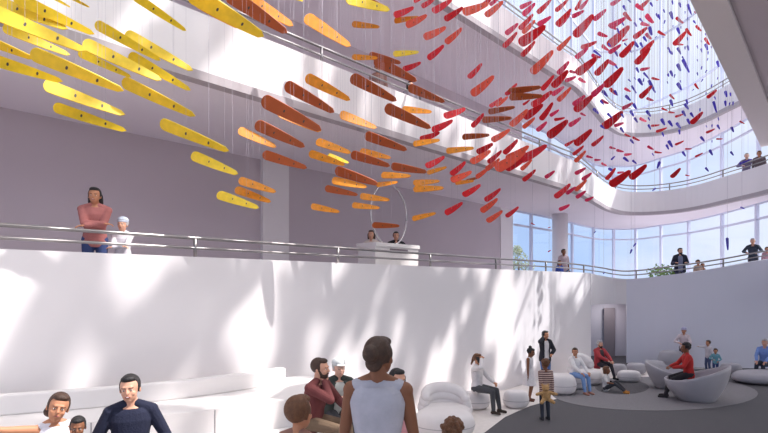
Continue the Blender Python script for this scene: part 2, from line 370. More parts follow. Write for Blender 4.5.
chaise(583, 383, 22, .80, 'white sofa with raised back beside the man in the red jacket', pod, 2)
# bowl chairs
def bowl(x, y, wpx, hlow, hhigh, ang, label, m=podg, depth=.85):
    Z = CH*FPX/(y-HOR); s = FPX/Z; rx = wpx/s/2; c = W(x, Z+rx*depth*.75)
    e = empty('bowl_chair', (c.x, c.y, 0), math.atan2(RT.y, RT.x), 1, label, 'chair', 'bowl shaped lounge chairs')
    b = bmesh.new(); nu, nv = 56, 12; outer = []; inner = []
    for i in range(nu):
        t = 2*math.pi*i/nu; k = (.5+.5*math.cos(t-ang))**1.6; zr = hlow+(hhigh-hlow)*k; po = []; pi_ = []
        for j in range(nv+1):
            f = j/nv; r = .52+.48*math.sin(f*math.pi/2)**.9
            po.append(b.verts.new((rx*r*math.cos(t), rx*depth*r*math.sin(t), zr*f)))
            g = .22+f*.78; r2 = (math.sin(min(.9999, f)*math.pi/2)**.8)*(1-.05/rx)
            z2 = .30*min(1, hlow/.5)+(zr-.30*min(1, hlow/.5))*f**2.2
            pi_.append(b.verts.new((rx*r2*math.cos(t), rx*depth*r2*math.sin(t), z2)) if j else None)
        outer.append(po); inner.append(pi_)
    cb = b.verts.new((0, 0, 0)); ci = b.verts.new((0, 0, .30*min(1, hlow/.5)))
    for i in range(nu):
        k = (i+1) % nu
        for j in range(nv):
            b.faces.new((outer[i][j], outer[k][j], outer[k][j+1], outer[i][j+1]))
            if j: b.faces.new((inner[i][j], inner[i][j+1], inner[k][j+1], inner[k][j]))
        b.faces.new((inner[i][1], inner[k][1], ci)); b.faces.new((outer[i][0], cb, outer[k][0]))
        b.faces.new((outer[i][nv], outer[k][nv], inner[k][nv], inner[i][nv]))
    obj('shell', b, m, e, True)
    b = bmesh.new(); superell(b, (0, 0, .33), (rx*.72, rx*depth*.72, .09), 0, .7, 1); obj('seat_pad', b, m, e, True)
    return e
bowl(697, 405, 62, .56, .98, R(-30), 'grey bowl chair with pointed high rim nearest the red-shirted man')
bowl(669, 391, 46, .46, .80, R(150), 'grey bowl chair behind the nearer one, in front of the far wall')

# ------------------------------------------------------------------ desk and hoop on the gallery
dc = wallpt(389, 8.95); e = empty('reception_desk', (dc.x, dc.y, 2.85), 0, 1, 'white boxy desk on the gallery with two people behind it', 'desk')
b = bmesh.new(); box(b, (-.78, -.3, 0), (.78, .3, 1.18)); obj('body', b, bench, e)
b = bmesh.new(); prism(b, [(-.80, -.34), (.80, -.34), (.95, .38), (-.80, .34)], 1.18, 1.27); obj('top', b, bench, e)
b = bmesh.new(); box(b, (-.28, -.315, 1.04), (.36, -.301, 1.14)); obj('recess_panel', b, mat('dark_slot', (120, 108, 116), .6), e)
hc = wallpt(389.5, 9.3); b = bmesh.new()
tube(b, [(hc.x+.80*math.cos(t), hc.y+.12*math.cos(t), 4.94+.81*math.sin(t)) for t in [2*math.pi*i/72 for i in range(72)]], .022, 8, True)
tag(obj('hoop_sculpture', b, mat('polished_silver', (215, 210, 210), .25, metal=.6), None, True), 'large thin silver hoop standing upright on the white gallery desk', 'sculpture')

# ------------------------------------------------------------------ hanging blades
bladecol = {
 'Y': ('yellow', mat('blade_yellow', (244, 212, 40), .45, .10, 9, transl=.28)),
 'O': ('orange', mat('blade_orange', (238, 156, 30), .45, .16, 9, transl=.28)),
 'T': ('shaded orange', mat('blade_orange_shaded', (186, 88, 34), .5, .06, 6, transl=.12)),  # orange blades hanging in shade, with the shade put into the colour
 'E': ('coral red', mat('blade_coral', (236, 92, 62), .45, .10, 9, transl=.25)),
 'R': ('crimson red', mat('blade_red', (226, 30, 42), .45, .10, 9, transl=.2)),
 'P': ('magenta pink', mat('blade_magenta', (226, 40, 92), .45, .10, 9, transl=.25)),
 'B': ('blue violet', mat('blade_violet', (84, 66, 204), .45, .08, 9, transl=.2)),
}
boltm = mat('dark_bolt', (70, 60, 50), .5); wirem = mat('steel_wire', (190, 184, 192), .5, metal=.4)
DATA = """17 -2 94 34 Y m|-12 -2 68 29 Y l|-10 10 86 51 Y l|5 28 70 55 Y l|-40 29 34 59 Y s|34 54 124 91 Y s|-25 54 64 82 Y m|46 85 126 115 Y l|55 107 127 131 Y m
68 -4 89 7 Y s|50 -4 70 7 Y m|136 -3 185 30 Y m|98 25 160 60 Y m|128 35 192 70 Y l|86 44 161 80 Y l|131 56 190 90 Y m|80 53 131 77 Y m|124 82 195 116 Y s|161 123 229 151 Y s|192 155 238 174 Y l|217 194 259 208 Y l
192 -6 263 36 Y s|197 2 238 27 O m|228 -6 286 32 T s|245 -4 292 25 O l|290 -4 303 1 Y l|306 17 350 46 O l|346 -2 390 10 Y l|352 -5 386 8 T s|352 24 380 27 O m|352 57 378 58 O m|369 55 401 63 T s|374 60 417 81 T s
306 77 350 100 O m|351 77 397 101 T s|286 85 334 112 T s|263 100 321 130 T s|278 111 321 131 O l|256 124 305 147 T s|239 130 276 147 O l|263 154 307 168 T m|239 180 276 192 O l|235 189 271 202 O l|340 114 377 128 O l
385 107 431 128 T s|402 109 432 112 O l|365 135 407 150 T s|316 141 351 153 O l|309 153 345 165 O m|328 155 349 163 Y l|351 154 390 166 T s|360 151 391 158 O l|335 170 378 184 T s|332 180 367 187 O l|325 188 358 195 T m
376 185 398 182 O l|360 196 390 200 O l|352 205 380 208 O l|311 206 340 212 O l|372 225 400 226 T s|391 166 427 172 T s|381 175 411 176 O l|413 144 440 140 O l|427 173 447 167 O l|413 183 440 181 O l|413 189 444 188 O l|412 219 436 213 O l
394 21 419 17 O m|393 54 419 52 Y l|408 87 445 102 T s|508 92 541 87 T s|509 97 543 96 T s|488 112 515 107 T s|482 120 512 118 T s|462 137 490 135 T s|446 151 474 148 O l|455 183 474 181 O l|466 181 480 177 T s
394 16 414 8 R l|406 26 427 16 E l|414 2 424 -3 R l|422 7 436 -2 R l|433 12 452 0 R l|445 20 463 8 R m|424 38 446 28 E l|446 43 462 29 E l|428 59 444 46 R l|403 70 421 63 R m|463 13 489 4 E l|480 8 493 -3 R m
490 5 499 -2 P m|486 16 503 2 E l|506 34 518 24 P m|504 47 517 33 R m|469 78 482 64 R l|472 95 494 77 E l|506 95 517 84 R m|490 107 502 98 R l|496 106 508 97 E l|472 127 484 114 R l|444 117 466 109 R l|432 131 453 121 R l
420 140 440 133 R m|511 126 528 110 E l|492 141 510 130 E l|477 153 493 144 R s|471 163 491 151 E l|504 154 518 140 R m|488 163 502 151 R m|486 170 500 159 E l|451 175 466 162 R l|451 181 472 172 E l|476 178 489 168 E l|463 196 481 185 R l
485 201 501 189 R m|496 170 526 151 E l|520 161 547 146 R m|506 170 527 158 R m|445 214 463 203 R l|481 212 498 199 E l|487 222 503 211 E l|506 217 519 207 R m|523 181 536 170 R m|545 178 555 171 P m|521 170 532 160 E l|426 167 445 157 R l
520 8 532 2 P m|523 15 535 4 P l|538 13 551 0 R m|520 29 533 15 R m|523 33 535 21 E l|520 44 545 27 R s|538 25 551 17 P l|522 56 535 42 R m|556 11 568 0 R m|557 25 571 10 R m|558 50 571 37 E l|532 73 553 52 E l
558 26 570 14 P m|572 17 584 11 P m|576 10 582 -2 R m|580 9 588 0 P l|575 36 593 16 R s|594 20 606 10 P l|611 5 622 -2 P l|608 24 617 30 P m|610 27 626 18 P l|597 33 608 37 P m|581 48 597 42 R m|576 58 588 48 P l|593 50 602 57 B m
591 55 601 58 P m|601 45 609 51 P l|609 53 621 45 P m|609 46 629 27 R s|617 30 620 34 B m|608 43 611 47 B m|615 51 618 57 B m|558 74 569 62 P m|553 87 568 71 R s|565 81 576 77 P l|542 90 554 76 R l|552 95 564 87 P l|558 101 571 88 E l
532 106 552 92 R m|523 105 530 100 R m|577 74 597 58 R s|569 71 577 73 P m|578 78 586 83 P l|596 75 609 60 R s|608 61 617 66 P l|605 87 623 68 R s|592 96 605 84 P l|602 90 608 97 B m|609 88 618 96 R m|600 100 609 104 P m|573 105 585 96 P l
575 111 593 96 R s|615 65 618 69 B m|524 118 543 105 R s|541 120 553 103 R m|550 116 559 110 P l|523 128 535 118 E l|537 131 547 122 P l|554 120 565 118 R m|548 137 568 121 R s|565 146 575 140 R m|508 150 518 141 R m|506 160 529 147 E l
569 126 581 118 P l|575 145 592 130 R s|592 146 604 136 R m|573 155 584 146 R m|575 162 586 151 E l|586 156 593 158 P m|594 160 601 160 P m|593 108 599 114 B m|607 113 612 118 B m|600 125 605 129 B m|603 128 623 112 R s|614 126 624 123 P l
609 147 616 149 P m|616 150 624 152 P m|600 100 604 105 B m|613 158 615 156 B m|580 113 586 116 P m|575 174 586 168 P m|582 180 592 173 P m|575 191 587 180 E l|576 198 586 191 P m|585 201 594 197 P m|555 198 571 184 R m|566 194 576 187 P m
559 210 570 205 P l|608 168 615 172 B m|606 180 616 168 R m|601 163 607 166 P l|617 173 624 172 P l|610 186 631 171 R s|611 160 615 156 B m|630 179 647 165 R s|624 155 632 154 P l|623 157 629 162 B m|632 160 637 164 B m|654 152 662 153 R m
660 161 657 169 B m|656 188 652 191 B m|623 5 626 11 B m|628 -1 631 3 B m|640 8 650 -1 R s|635 4 644 11 P l|623 12 632 22 R m|650 2 653 7 B m|654 -2 658 1 R m|634 22 637 27 B m|645 14 654 24 P l|639 18 643 22 B m|640 23 650 26 P l
656 13 658 18 B m|658 14 660 20 B m|663 9 665 13 B m|665 20 664 24 B m|634 38 647 28 R s|645 33 652 40 P l|649 26 652 36 B m|643 36 647 42 B m|657 31 666 36 R m|655 38 657 36 B m|662 37 665 37 B m|621 57 634 42 R s|622 41 628 39 P l
633 41 639 48 B m|640 42 643 48 B m|636 64 650 48 R s|641 54 654 41 R s|624 43 627 46 B m|667 47 670 51 B m|622 22 624 26 B m|617 28 619 32 B m|630 50 632 53 B m|636 67 639 73 B m|640 70 650 68 P m|651 78 660 80 R m|643 72 650 80 B m
648 79 656 94 B m|640 98 652 86 R s|634 77 636 80 B m|628 79 631 82 B m|638 78 643 86 B m|643 82 644 78 B m|631 85 637 94 B m|624 88 631 92 P l|625 95 631 101 B m|633 103 637 110 B m|622 109 633 103 P m|646 98 654 101 P m|667 74 669 77 B m
667 81 668 84 B m|661 108 668 111 R m|614 90 618 96 B m|672 0 673 5 B m|679 2 681 8 B m|687 3 692 16 B m|685 11 685 14 B m|688 17 687 20 B m|670 11 673 20 B m|675 17 684 24 R m|694 11 696 14 R m|693 20 696 24 B m|695 25 702 32 R m
673 25 673 28 B m|681 26 681 29 B m|677 27 680 35 B m|674 45 686 32 R s|685 28 692 37 R m|676 44 684 45 R m|687 37 688 41 B m|685 46 685 50 B m|687 45 689 51 B m|677 47 681 54 B m|668 47 670 51 B m|671 51 673 55 B m|682 56 684 60 B m
697 45 698 49 B m|701 48 702 53 B m|701 40 702 43 B m|704 37 710 46 R m|705 43 708 51 B m|708 51 708 55 B m|711 46 712 49 B m|708 58 707 61 B m|705 33 706 36 B m|669 50 672 55 B m|679 50 681 55 B m|682 58 690 74 B m|677 63 681 72 B m
697 59 698 62 B m|717 60 719 68 B m|702 66 701 70 B m|707 70 705 73 B m|697 72 698 76 B m|670 70 673 77 B m|668 73 669 77 B m|675 74 674 78 B m|680 80 681 83 B m|677 82 682 91 B m|694 83 699 90 R m|703 79 701 82 B m|694 89 692 91 B m
718 77 717 80 B m|712 84 711 88 B m|669 94 675 100 R m|670 99 673 107 B m|684 103 689 110 B m|686 99 688 105 B m|707 98 717 90 R s|706 92 706 95 B m|714 96 716 100 B m|713 100 717 114 B m|630 110 634 117 B m|634 117 638 123 B m|639 118 647 122 P l
646 110 651 117 B m|648 117 650 121 B m|648 124 651 130 B m|651 126 660 125 R m|656 132 667 128 R m|661 118 665 126 B m|662 132 664 137 B m|620 127 624 133 B m|624 134 631 137 R m|632 137 640 141 R m|630 139 634 144 B m|647 146 654 150 P m
666 144 669 150 B m|621 113 624 118 B m|668 112 675 113 R m|675 117 684 114 R m|691 124 703 112 R s|682 110 686 117 B m|690 112 694 118 B m|687 118 690 125 B m|700 108 700 112 B m|668 120 673 127 B m|676 122 681 129 B m|679 129 680 135 B m
668 140 673 148 B m|675 145 684 141 R m|685 149 692 149 R m|682 151 686 157 B m|695 157 703 153 R m|700 136 705 142 B m|709 149 713 156 B m|712 140 712 143 B m|706 133 715 129 R m|706 125 707 128 B m|712 124 712 128 B m|718 117 719 121 B m
717 124 720 130 B m|716 139 723 139 R m|725 100 726 107 B m|730 102 729 106 B m|733 101 733 106 B m|739 121 745 124 R m|731 126 734 133 B m|730 151 734 156 B m|739 164 752 159 B m|725 90 727 98 B m|730 92 731 97 B m|727 236 728 252 B m
740 207 745 209 B m|636 243 633 247 B m|632 249 630 254 B m|685 175 690 176 R m|671 178 681 168 R s|705 167 709 172 B m|594 233 596 231 B m|531 223 535 225 R m|548 228 551 227 R m|548 252 551 250 P m|652 153 654 156 B m|603 274 605 272 B m"""
def blademesh(name, m, ratio, curve=0):
    b = bmesh.new(); N = 26; up = []; dn = []
    for i in range(N+1):
        t = (i/N)**1.5; x = -.5+t; e0 = max(.07, ratio*.45); wd = math.sqrt(max(0, 1-(1-t/e0)**2)) if t < e0 else 1-.62*((t-e0)/(1-e0))**1.9
        if t > .95: wd *= math.sqrt(max(0, 1-((t-.95)/.05)**2))
        wd = max(wd, .02)*ratio/2; c = curve*(t-.5)**2
        up.append((x, wd+c)); dn.append((x, -wd+c))
    outl = up+dn[::-1]; th = .014
    a = [b.verts.new((p[0], p[1], -th/2)) for p in outl]; c = [b.verts.new((p[0], p[1], th/2)) for p in outl]
    n = len(outl)
    for i in range(N):
        j, k = i, n-1-i
        b.faces.new((a[j], a[j+1], a[k-1], a[k])); b.faces.new((c[j], c[k], c[k-1], c[j+1]))
    for i in range(n): b.faces.new((a[i], c[i], c[(i+1) % n], a[(i+1) % n]))
    for f in b.faces: f.material_index = 0
    nf = len(b.faces)
    for hx in (-.13, .20):
        for s in (-1, 1):
            cc = b.verts.new((hx, 0, s*(th/2+.002))); rg = [b.verts.new((hx+.014*math.cos(t), .024*math.sin(t), s*(th/2+.002))) for t in [math.pi*2*q/8 for q in range(8)]]
            for q in range(8):
                f = b.faces.new((cc, rg[q], rg[(q+1) % 8]) if s > 0 else (cc, rg[(q+1) % 8], rg[q])); f.material_index = 1
    me = bpy.data.meshes.new(name); b.to_mesh(me); b.free(); me.materials.append(m); me.materials.append(boltm); return me
BM = {}
for k, (cn, m) in bladecol.items():
    for q, (ra, cv) in enumerate(((.16, 0), (.21, .0), (.29, .12), (.35, .10), (.36, 0), (.19, 0))): BM[k, q] = blademesh('hanging_blade', m, ra, cv)
wb = bmesh.new(); tube(wb, [(0, 0, 0), (0, 0, 1)], 1, 5); WM = bpy.data.meshes.new('wire'); wb.to_mesh(WM); wb.free(); WM.materials.append(wirem)
WTOP = 21.4
blades = []
for s in DATA.replace('\n', '|').split('|'):
    x0, y0, x1, y1, c, l = s.split(); blades.append((float(x0), float(y0), float(x1), float(y1), c, l))
blades.sort(key=lambda b: -math.hypot(b[2]-b[0], b[3]-b[1])*(1.5 if b[4] in 'YOT' else 1))
def backdrop(x, y, c):
    lim = lambda z: HOR-z*.0882*(885-x)
    if x < 585:
        if y > lim(.78)-3: return 'before the lower parapet'
        if y > HOR-.0588*(885-x)*3.4: return 'before the lower gallery wall'
        if y > lim(3.4): return 'before the lower gallery soffit'
        if y > lim(4.8): return 'before the middle parapet'
        if y > lim(7.2): return 'before the middle gallery soffit'
        if y > lim(8.5): return 'before the top parapet'
        return 'before the top glazing'
    if y > 215: return 'before the lowest curved glazing'
    if y > 183: return 'before the middle curved parapet'
    if y > 130: return 'before the middle curved glazing'
    if y > 98: return 'before the top curved parapet'
    return 'before the top curved glazing'
stuffbm = {}
seen = set()
for bi, (x0, y0, x1, y1, c, l) in enumerate(blades):
    mx, my = (x0+x1)/2, (y0+y1)/2; ln = math.hypot(x1-x0, y1-y0)
    k = (mx-384)/FPX; Zw = 7.25/max(.05, .6996-.7145*k)
    cap = 17.5 if mx < 690 else 16.5
    if my > 200: cap = min(cap, 17)
    obl = 1+.5*k*k; Z = min(FPX*(1.15 if c in 'YOT' else .95)/ln, Zw, cap)
    Z *= rnd.uniform(.93, 1.0)
    P = WY(mx, my, Z); L = ln*Z/FPX/obl
    dx, dy = (x1-x0)/ln, (y1-y0)/ln
    ray = (P-Vector((0, 0, CH))).normalized()
    ax = (RT*dx - UP*dy); ax = (ax - ray*ax.dot(ray)).normalized(); ax = (ax + ray*rnd.uniform(-.18, .18)).normalized()
    nn = (-ray - ax*(-ray).dot(ax)).normalized(); sp = SUNV - ax*SUNV.dot(ax); sp = sp - nn*sp.dot(nn)
    sp.normalize(); rr = R({'l': 38, 'm': 8, 's': -34}[l] + rnd.uniform(-6, 6))
    nv = (nn*math.cos(rr) + sp*math.sin(rr)).normalized(); ay = nv.cross(ax).normalized()
    q = {'Y': 0, 'O': 1, 'T': 1, 'E': 2, 'R': 2, 'P': 3, 'B': 4}[c]
    if c == 'B' and ln > 10.5: q = 5
    if c == 'R' and l == 's': q = 3
    if c == 'Y' and x0 > 180: q = 1
    M = Matrix((ax, ay, nv)).transposed().to_4x4(); M.translation = P
    M = M @ Matrix.Diagonal((L, L/math.cos(rr), min(1, L*1.2), 1))
    if bi < 300:
        o = bpy.data.objects.new('hanging_blade', BM[c, q]); COL.objects.link(o); o.matrix_world = M
        side = 'sloping down' if (dy*(1 if dx > 0 else -1)) > .2 else ('sloping up' if (dy*(1 if dx > 0 else -1)) < -.2 else 'level')
        if abs(dx) < .35: side = 'upright'
        mc = {'Y': 'yellow', 'O': 'orange', 'T': 'shaded-orange', 'E': 'coral', 'R': 'crimson', 'P': 'magenta', 'B': 'violet'}[c]
        fx, fy = round(max(0, mx)/7.68), round(max(0, my)/4.33)
        lab = '%s blade %s %s, %d%% across, %d%% down the photo' % (mc, side, backdrop(mx, my, c), fx, fy)
        while lab in seen: fx += 0; lab = lab.replace(' blade', ' smaller blade', 1)
        seen.add(lab)
        tag(o, lab, 'hanging blade', 'hanging coloured blades of the mobile')
        inv = M.inverted()
        for hx in (-.13, .20):
            h = M @ Vector((hx, 0, 0)); wv = bpy.data.objects.new('wire', WM); COL.objects.link(wv); wv.parent = o
            wr = .0013 if Z < 11 else .0018
            wv.matrix_parent_inverse = inv; wv.location = h; wv.scale = (wr, wr, WTOP-h.z)
    else:
        b = stuffbm.setdefault('a', bmesh.new()); me = BM[c, q].copy(); me.transform(M)
        for p in me.polygons: p.material_index = {'B': 0, 'P': 2, 'R': 3}.get(c, 3) if p.material_index == 0 else 1
        b.from_mesh(me); bpy.data.meshes.remove(me)
        for hx in (-.13,):
            h = M @ Vector((hx, 0, 0)); nf = len(b.faces); tube(b, [h, (h.x, h.y, WTOP)], .0034, 4); b.faces.ensure_lookup_table()
            for f in b.faces[nf:]: f.material_index = 4
if stuffbm:
    tag(obj('tiny_hanging_blades', stuffbm['a'], [bladecol['B'][1], boltm, bladecol['P'][1], bladecol['R'][1], wirem], fix=False), 'the smallest mostly violet blades of the mobile near the curved glazing', 'hanging blades', kind='stuff')
# the cable grid the wires hang from, above the picture
bm = bmesh.new()
for u in range(-4, 24, 4): box(bm, (u, 1.6, WTOP), (u+.06, 11.4, WTOP+.1))
for v in range(2, 12, 2): box(bm, (-5, v, WTOP+.1), (24, v+.06, WTOP+.2))
tag(obj('ceiling_cable_grid', bm, steel), kind='structure')

# ------------------------------------------------------------------ people
def ball(bm, c, r, M=None, seg=14):
    m = Matrix.Translation(c) @ ((M.to_4x4() if M is not None else Matrix.Identity(4)) @ Matrix.Diagonal((r[0], r[1], r[2], 1)))
    bmesh.ops.create_uvsphere(bm, u_segments=seg, v_segments=max(6, seg*2//3), radius=1, matrix=m)
def limb(bm, p, q, r1, r2, seg=12):
    p, q = Vector(p), Vector(q); d = q-p
    if d.length < 1e-5: return
    d.normalize(); a = d.cross(Vector((0, 0, 1)) if abs(d.z) < .9 else Vector((1, 0, 0))).normalized(); b = d.cross(a)
    prof = [(-r1*math.sin(t), r1*math.cos(t)) for t in (1.35, .9, .45, 0)]; Ln = (q-p).length
    pf = [(s, r) for s, r in prof] + [(Ln*.33, r1+(r2-r1)*.28+.02*r1), (Ln*.66, r1+(r2-r1)*.64+.02*r1)] + [(Ln+r2*math.sin(t), r2*math.cos(t)) for t in (0, .45, .9, 1.35)]
    rings = [[bm.verts.new(p+d*s+(a*math.cos(t)+b*math.sin(t))*r) for t in [2*math.pi*k/seg for k in range(seg)]] for s, r in pf]
    for A, B in zip(rings, rings[1:]):
        for k in range(seg): bm.faces.new((A[k], A[(k+1) % seg], B[(k+1) % seg], B[k]))
    bm.faces.new(rings[0][::-1]); bm.faces.new(rings[-1])
def loft(bm, rings, X, Y, seg=24, pw=.85):   # rings: (centre, rx, ry)
    sg = lambda v: math.copysign(abs(v)**pw, v)
    vr = [[bm.verts.new(c+X*rx*sg(math.cos(t))+Y*ry*sg(math.sin(t))) for t in [2*math.pi*k/seg for k in range(seg)]] for c, rx, ry in rings]
    for A, B in zip(vr, vr[1:]):
        for k in range(seg): bm.faces.new((A[k], A[(k+1) % seg], B[(k+1) % seg], B[k]))
    bm.faces.new(vr[0][::-1]); bm.faces.new(vr[-1])
def fuse(name, bm, vox, m, parent, it=3):
    bmesh.ops.recalc_face_normals(bm, faces=bm.faces)
    me = bpy.data.meshes.new(name); bm.to_mesh(me); bm.free(); t = bpy.data.objects.new('t', me); COL.objects.link(t)
    r = t.modifiers.new('r', 'REMESH'); r.mode = 'VOXEL'; r.voxel_size = vox; r.use_smooth_shade = True
    if it: s = t.modifiers.new('s', 'SMOOTH'); s.factor = .5; s.iterations = it
    dg = bpy.context.evaluated_depsgraph_get(); dg.update()
    m2 = bpy.data.meshes.new_from_object(t.evaluated_get(dg)); m2.name = name
    bpy.data.objects.remove(t); bpy.data.meshes.remove(me)
    m2.materials.clear()
    return link(name, m2, m, parent, True)
def ik(a, b, l1, l2, hint):
    a, b = Vector(a), Vector(b); d = b-a; D = min(d.length, (l1+l2)*.999); D = max(D, abs(l1-l2)+.01); u = d.normalized(); b2 = a+u*D
    x = (l1*l1-l2*l2+D*D)/(2*D); h = math.sqrt(max(0, l1*l1-x*x)); hv = Vector(hint); hv = hv-u*hv.dot(u)
    if hv.length < 1e-4: hv = Vector((0, 1, 0))
    return a+u*x+hv.normalized()*h, b2
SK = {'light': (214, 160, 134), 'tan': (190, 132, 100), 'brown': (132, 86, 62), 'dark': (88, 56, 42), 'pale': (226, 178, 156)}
HR = {'black': (28, 24, 26), 'brown': (66, 44, 32), 'auburn': (104, 66, 40), 'grey': (176, 172, 172), 'blonde': (150, 112, 70)}
def face_dir(dx, dz):   # heading from picture-right and depth components
    v = RT*dx + FW*dz; return math.atan2(v.y, v.x)-math.pi/2
def cloth(rgb): return mat('cloth_%d_%d_%d' % rgb, rgb, .9, .07, 14, bump=.25, bscale=60)
def person(label, loc, head, H=1.7, pose='stand', skin='light', hair='brown', style='short', top=(200, 200, 200), sleeve=1, pants=(50, 50, 60), leg=1,
           shoes=(40, 36, 36), rh=None, lh=None, rel=(1, -.6, -.3), lel=(-1, -.6, -.3), lean=0, hyaw=0, hpitch=0, hroll=0, hz=None, feet=None, khint=(0, 1, 0), near=False, dress=None,
           jacket=None, topmat=None, hs=1, slim=1, face=True, beard=None, smile=False, cap=None, curl=.5, group=None, knees=None, lower=True, bare=None, scarf=None):
    sc = H/1.7; e = empty('person', loc, head, sc, label, 'person', group)
    vox = (.0065 if near else .012)
    sit = pose == 'sit'; hz = hz if hz is not None else (.52 if sit else .92)
    t = Vector((0, math.sin(lean), math.cos(lean))); X = Vector((1, 0, 0)); Y = X.cross(t)*-1; Y = t.cross(X)
    P = Vector((0, 0, hz)); N = P+t*.50; sh = [N-t*.055+X*s*.168*slim for s in (1, -1)]; hp = [P+X*s*.088 for s in (1, -1)]
    # targets
    rest = [Vector((.24*slim, .02+math.sin(lean)*.3, hz-.12 if not sit else hz+.05)), Vector((-.24*slim, .02+math.sin(lean)*.3, hz-.12 if not sit else hz+.05))]
    if sit: rest = [Vector((.12, .40, hz+.10)), Vector((-.12, .40, hz+.10))]
    ht = [Vector(rh) if rh else rest[0], Vector(lh) if lh else rest[1]]; el = []; wr = []
    for i in (0, 1):
        k, wv = ik(sh[i], ht[i], .285, .255, (rel, lel)[i]); el.append(k); wr.append(wv)
    ft = feet or ([(.10, .02, .08), (-.10, -.02, .08)] if not sit else [(.12, .46, .08), (-.12, .50, .08)])
    kn = []; an = []
    for i in (0, 1):
        kh = (knees[i] if knees else (khint if not sit else (0, .5, 1)))
        k, wv = ik(hp[i], ft[i], .43, .42, kh); kn.append(k); an.append(wv)
    HM = Matrix.Rotation(hyaw, 3, 'Z') @ Matrix.Rotation(-hpitch, 3, 'X') @ Matrix.Rotation(hroll, 3, 'Y')
    nk = (t+Vector((0, 0, 1))).normalized(); hs = hs*1.06; HC = N+nk*.070+HM @ Vector((0, .02, .078*hs))
    hd = lambda x, y, z: HC+HM @ (Vector((x, y, z))*hs)
    def torso(bm, g, s0=-.12, s1=.5, flat=1):
        prof = [(-.12, .125, .085), (-.04, .160, .108), (.05, .150, .102), (.16, .130*slim, .094), (.27, .150*slim, .108), (.37, .165*slim, .108), (.44, .150*slim, .088), (.475, .105*slim, .07), (.50, .06, .055)]
        pr = [(s, a, b) for s, a, b in prof if s0-.03 <= s <= s1+.001]
        loft(bm, [(P+t*s, (a+g), (b+g)) for s, a, b in pr], X, Y)
    def hand(bm, i):
        w0 = wr[i]; d = (w0-el[i]).normalized(); side = X*(1 if i == 0 else -1)
        nrm = d.cross(UP if abs(d.z) < .8 else Vector((0, 1, 0))).normalized(); pal = d.cross(nrm).normalized()
        if i == 1: nrm = -nrm
        # nrm = across the palm, pal = palm normal
        ball(bm, w0+d*.045, (.038, .05, .016), Matrix((nrm, d, pal)).transposed(), 10)
        for f, (off, ln) in enumerate(((.028, .068), (.010, .078), (-.009, .072), (-.026, .056))):
            b0 = w0+d*.075+nrm*off; d1 = (d*math.cos(curl*.6)+pal*math.sin(curl*.6)).normalized(); d2 = (d*math.cos(curl*1.7)+pal*math.sin(curl*1.7)).normalized()
            limb(bm, b0, b0+d1*ln*.55, .0095, .0085, 8); limb(bm, b0+d1*ln*.55, b0+d1*ln*.55+d2*ln*.5, .0085, .007, 8)
        b0 = w0+d*.02+nrm*.034; d1 = (d*.7+nrm*.7+pal*.15).normalized(); limb(bm, b0, b0+d1*.035, .012, .0105, 8); limb(bm, b0+d1*.035, b0+d1*.04+(d+pal*.4).normalized()*.03, .0105, .008, 8)
    # body (one continuous surface)
    bm = bmesh.new(); torso(bm, -.006)
    limb(bm, N-t*.05, N+nk*.10, .056 if slim > .92 else .048, .050 if slim > .92 else .044)
    for i in (0, 1): limb(bm, N+nk*.035, sh[i]+t*.012, .038, .042)
    ball(bm, hd(0, -.004, .022), (.076*hs, .094*hs, .092*hs), HM, 20)
    ball(bm, hd(0, .028, -.035), (.060*hs, .066*hs, .078*hs), HM, 20)
    ball(bm, hd(0, .058, -.085), (.026*hs, .026*hs, .024*hs), HM, 12)
    for s in (-1, 1):
        ball(bm, hd(s*.077, -.008, -.01), (.010*hs, .018*hs, .030*hs), HM, 10); ball(bm, hd(s*.036, .068, -.03), (.022*hs, .02*hs, .022*hs), HM, 10)
    limb(bm, hd(0, .088, .015), hd(0, .106, -.022), .009*hs, .014*hs, 8); limb(bm, hd(-.028, .082, .024), hd(.028, .082, .024), .014*hs, .014*hs, 8)
    limb(bm, hd(-.014, .087, -.056), hd(.014, .087, -.056), .010*hs, .010*hs, 8)
    for i in (0, 1):
        ball(bm, sh[i], (.056, .054, .056)); limb(bm, sh[i], el[i], .050, .037); limb(bm, el[i], wr[i], .037, .024); hand(bm, i)
        if lower or near is False:
            limb(bm, hp[i], kn[i], .080, .050); limb(bm, kn[i], an[i], .050, .033)
            c = an[i]+Vector((0, .06, -.045)); ball(bm, c, (.036, .10, .03))
    fuse('body', bm, vox, mat('skin_'+skin, SK[skin], .55, .04, 8, spec=.35), e, 3)
    # clothing
    def sleeves(bm, g, frac):
        for i in (0, 1):
            if frac <= 0: continue
            limb(bm, N+nk*.012+X*(.035 if i == 0 else -.035), sh[i]+t*.010, .040+g*.6, .046+g*.6)
            ball(bm, sh[i], (.060+g*.5, .058+g*.5, .056+g*.5))
            if frac <= .5: q = sh[i].lerp(el[i], frac/.5); limb(bm, sh[i], q, .052+g, .05+g)
            else:
                limb(bm, sh[i], el[i], .050+g, .040+g); q = el[i].lerp(wr[i], (frac-.5)/.5*.96); limb(bm, el[i], q, .040+g, .032+g*.7)
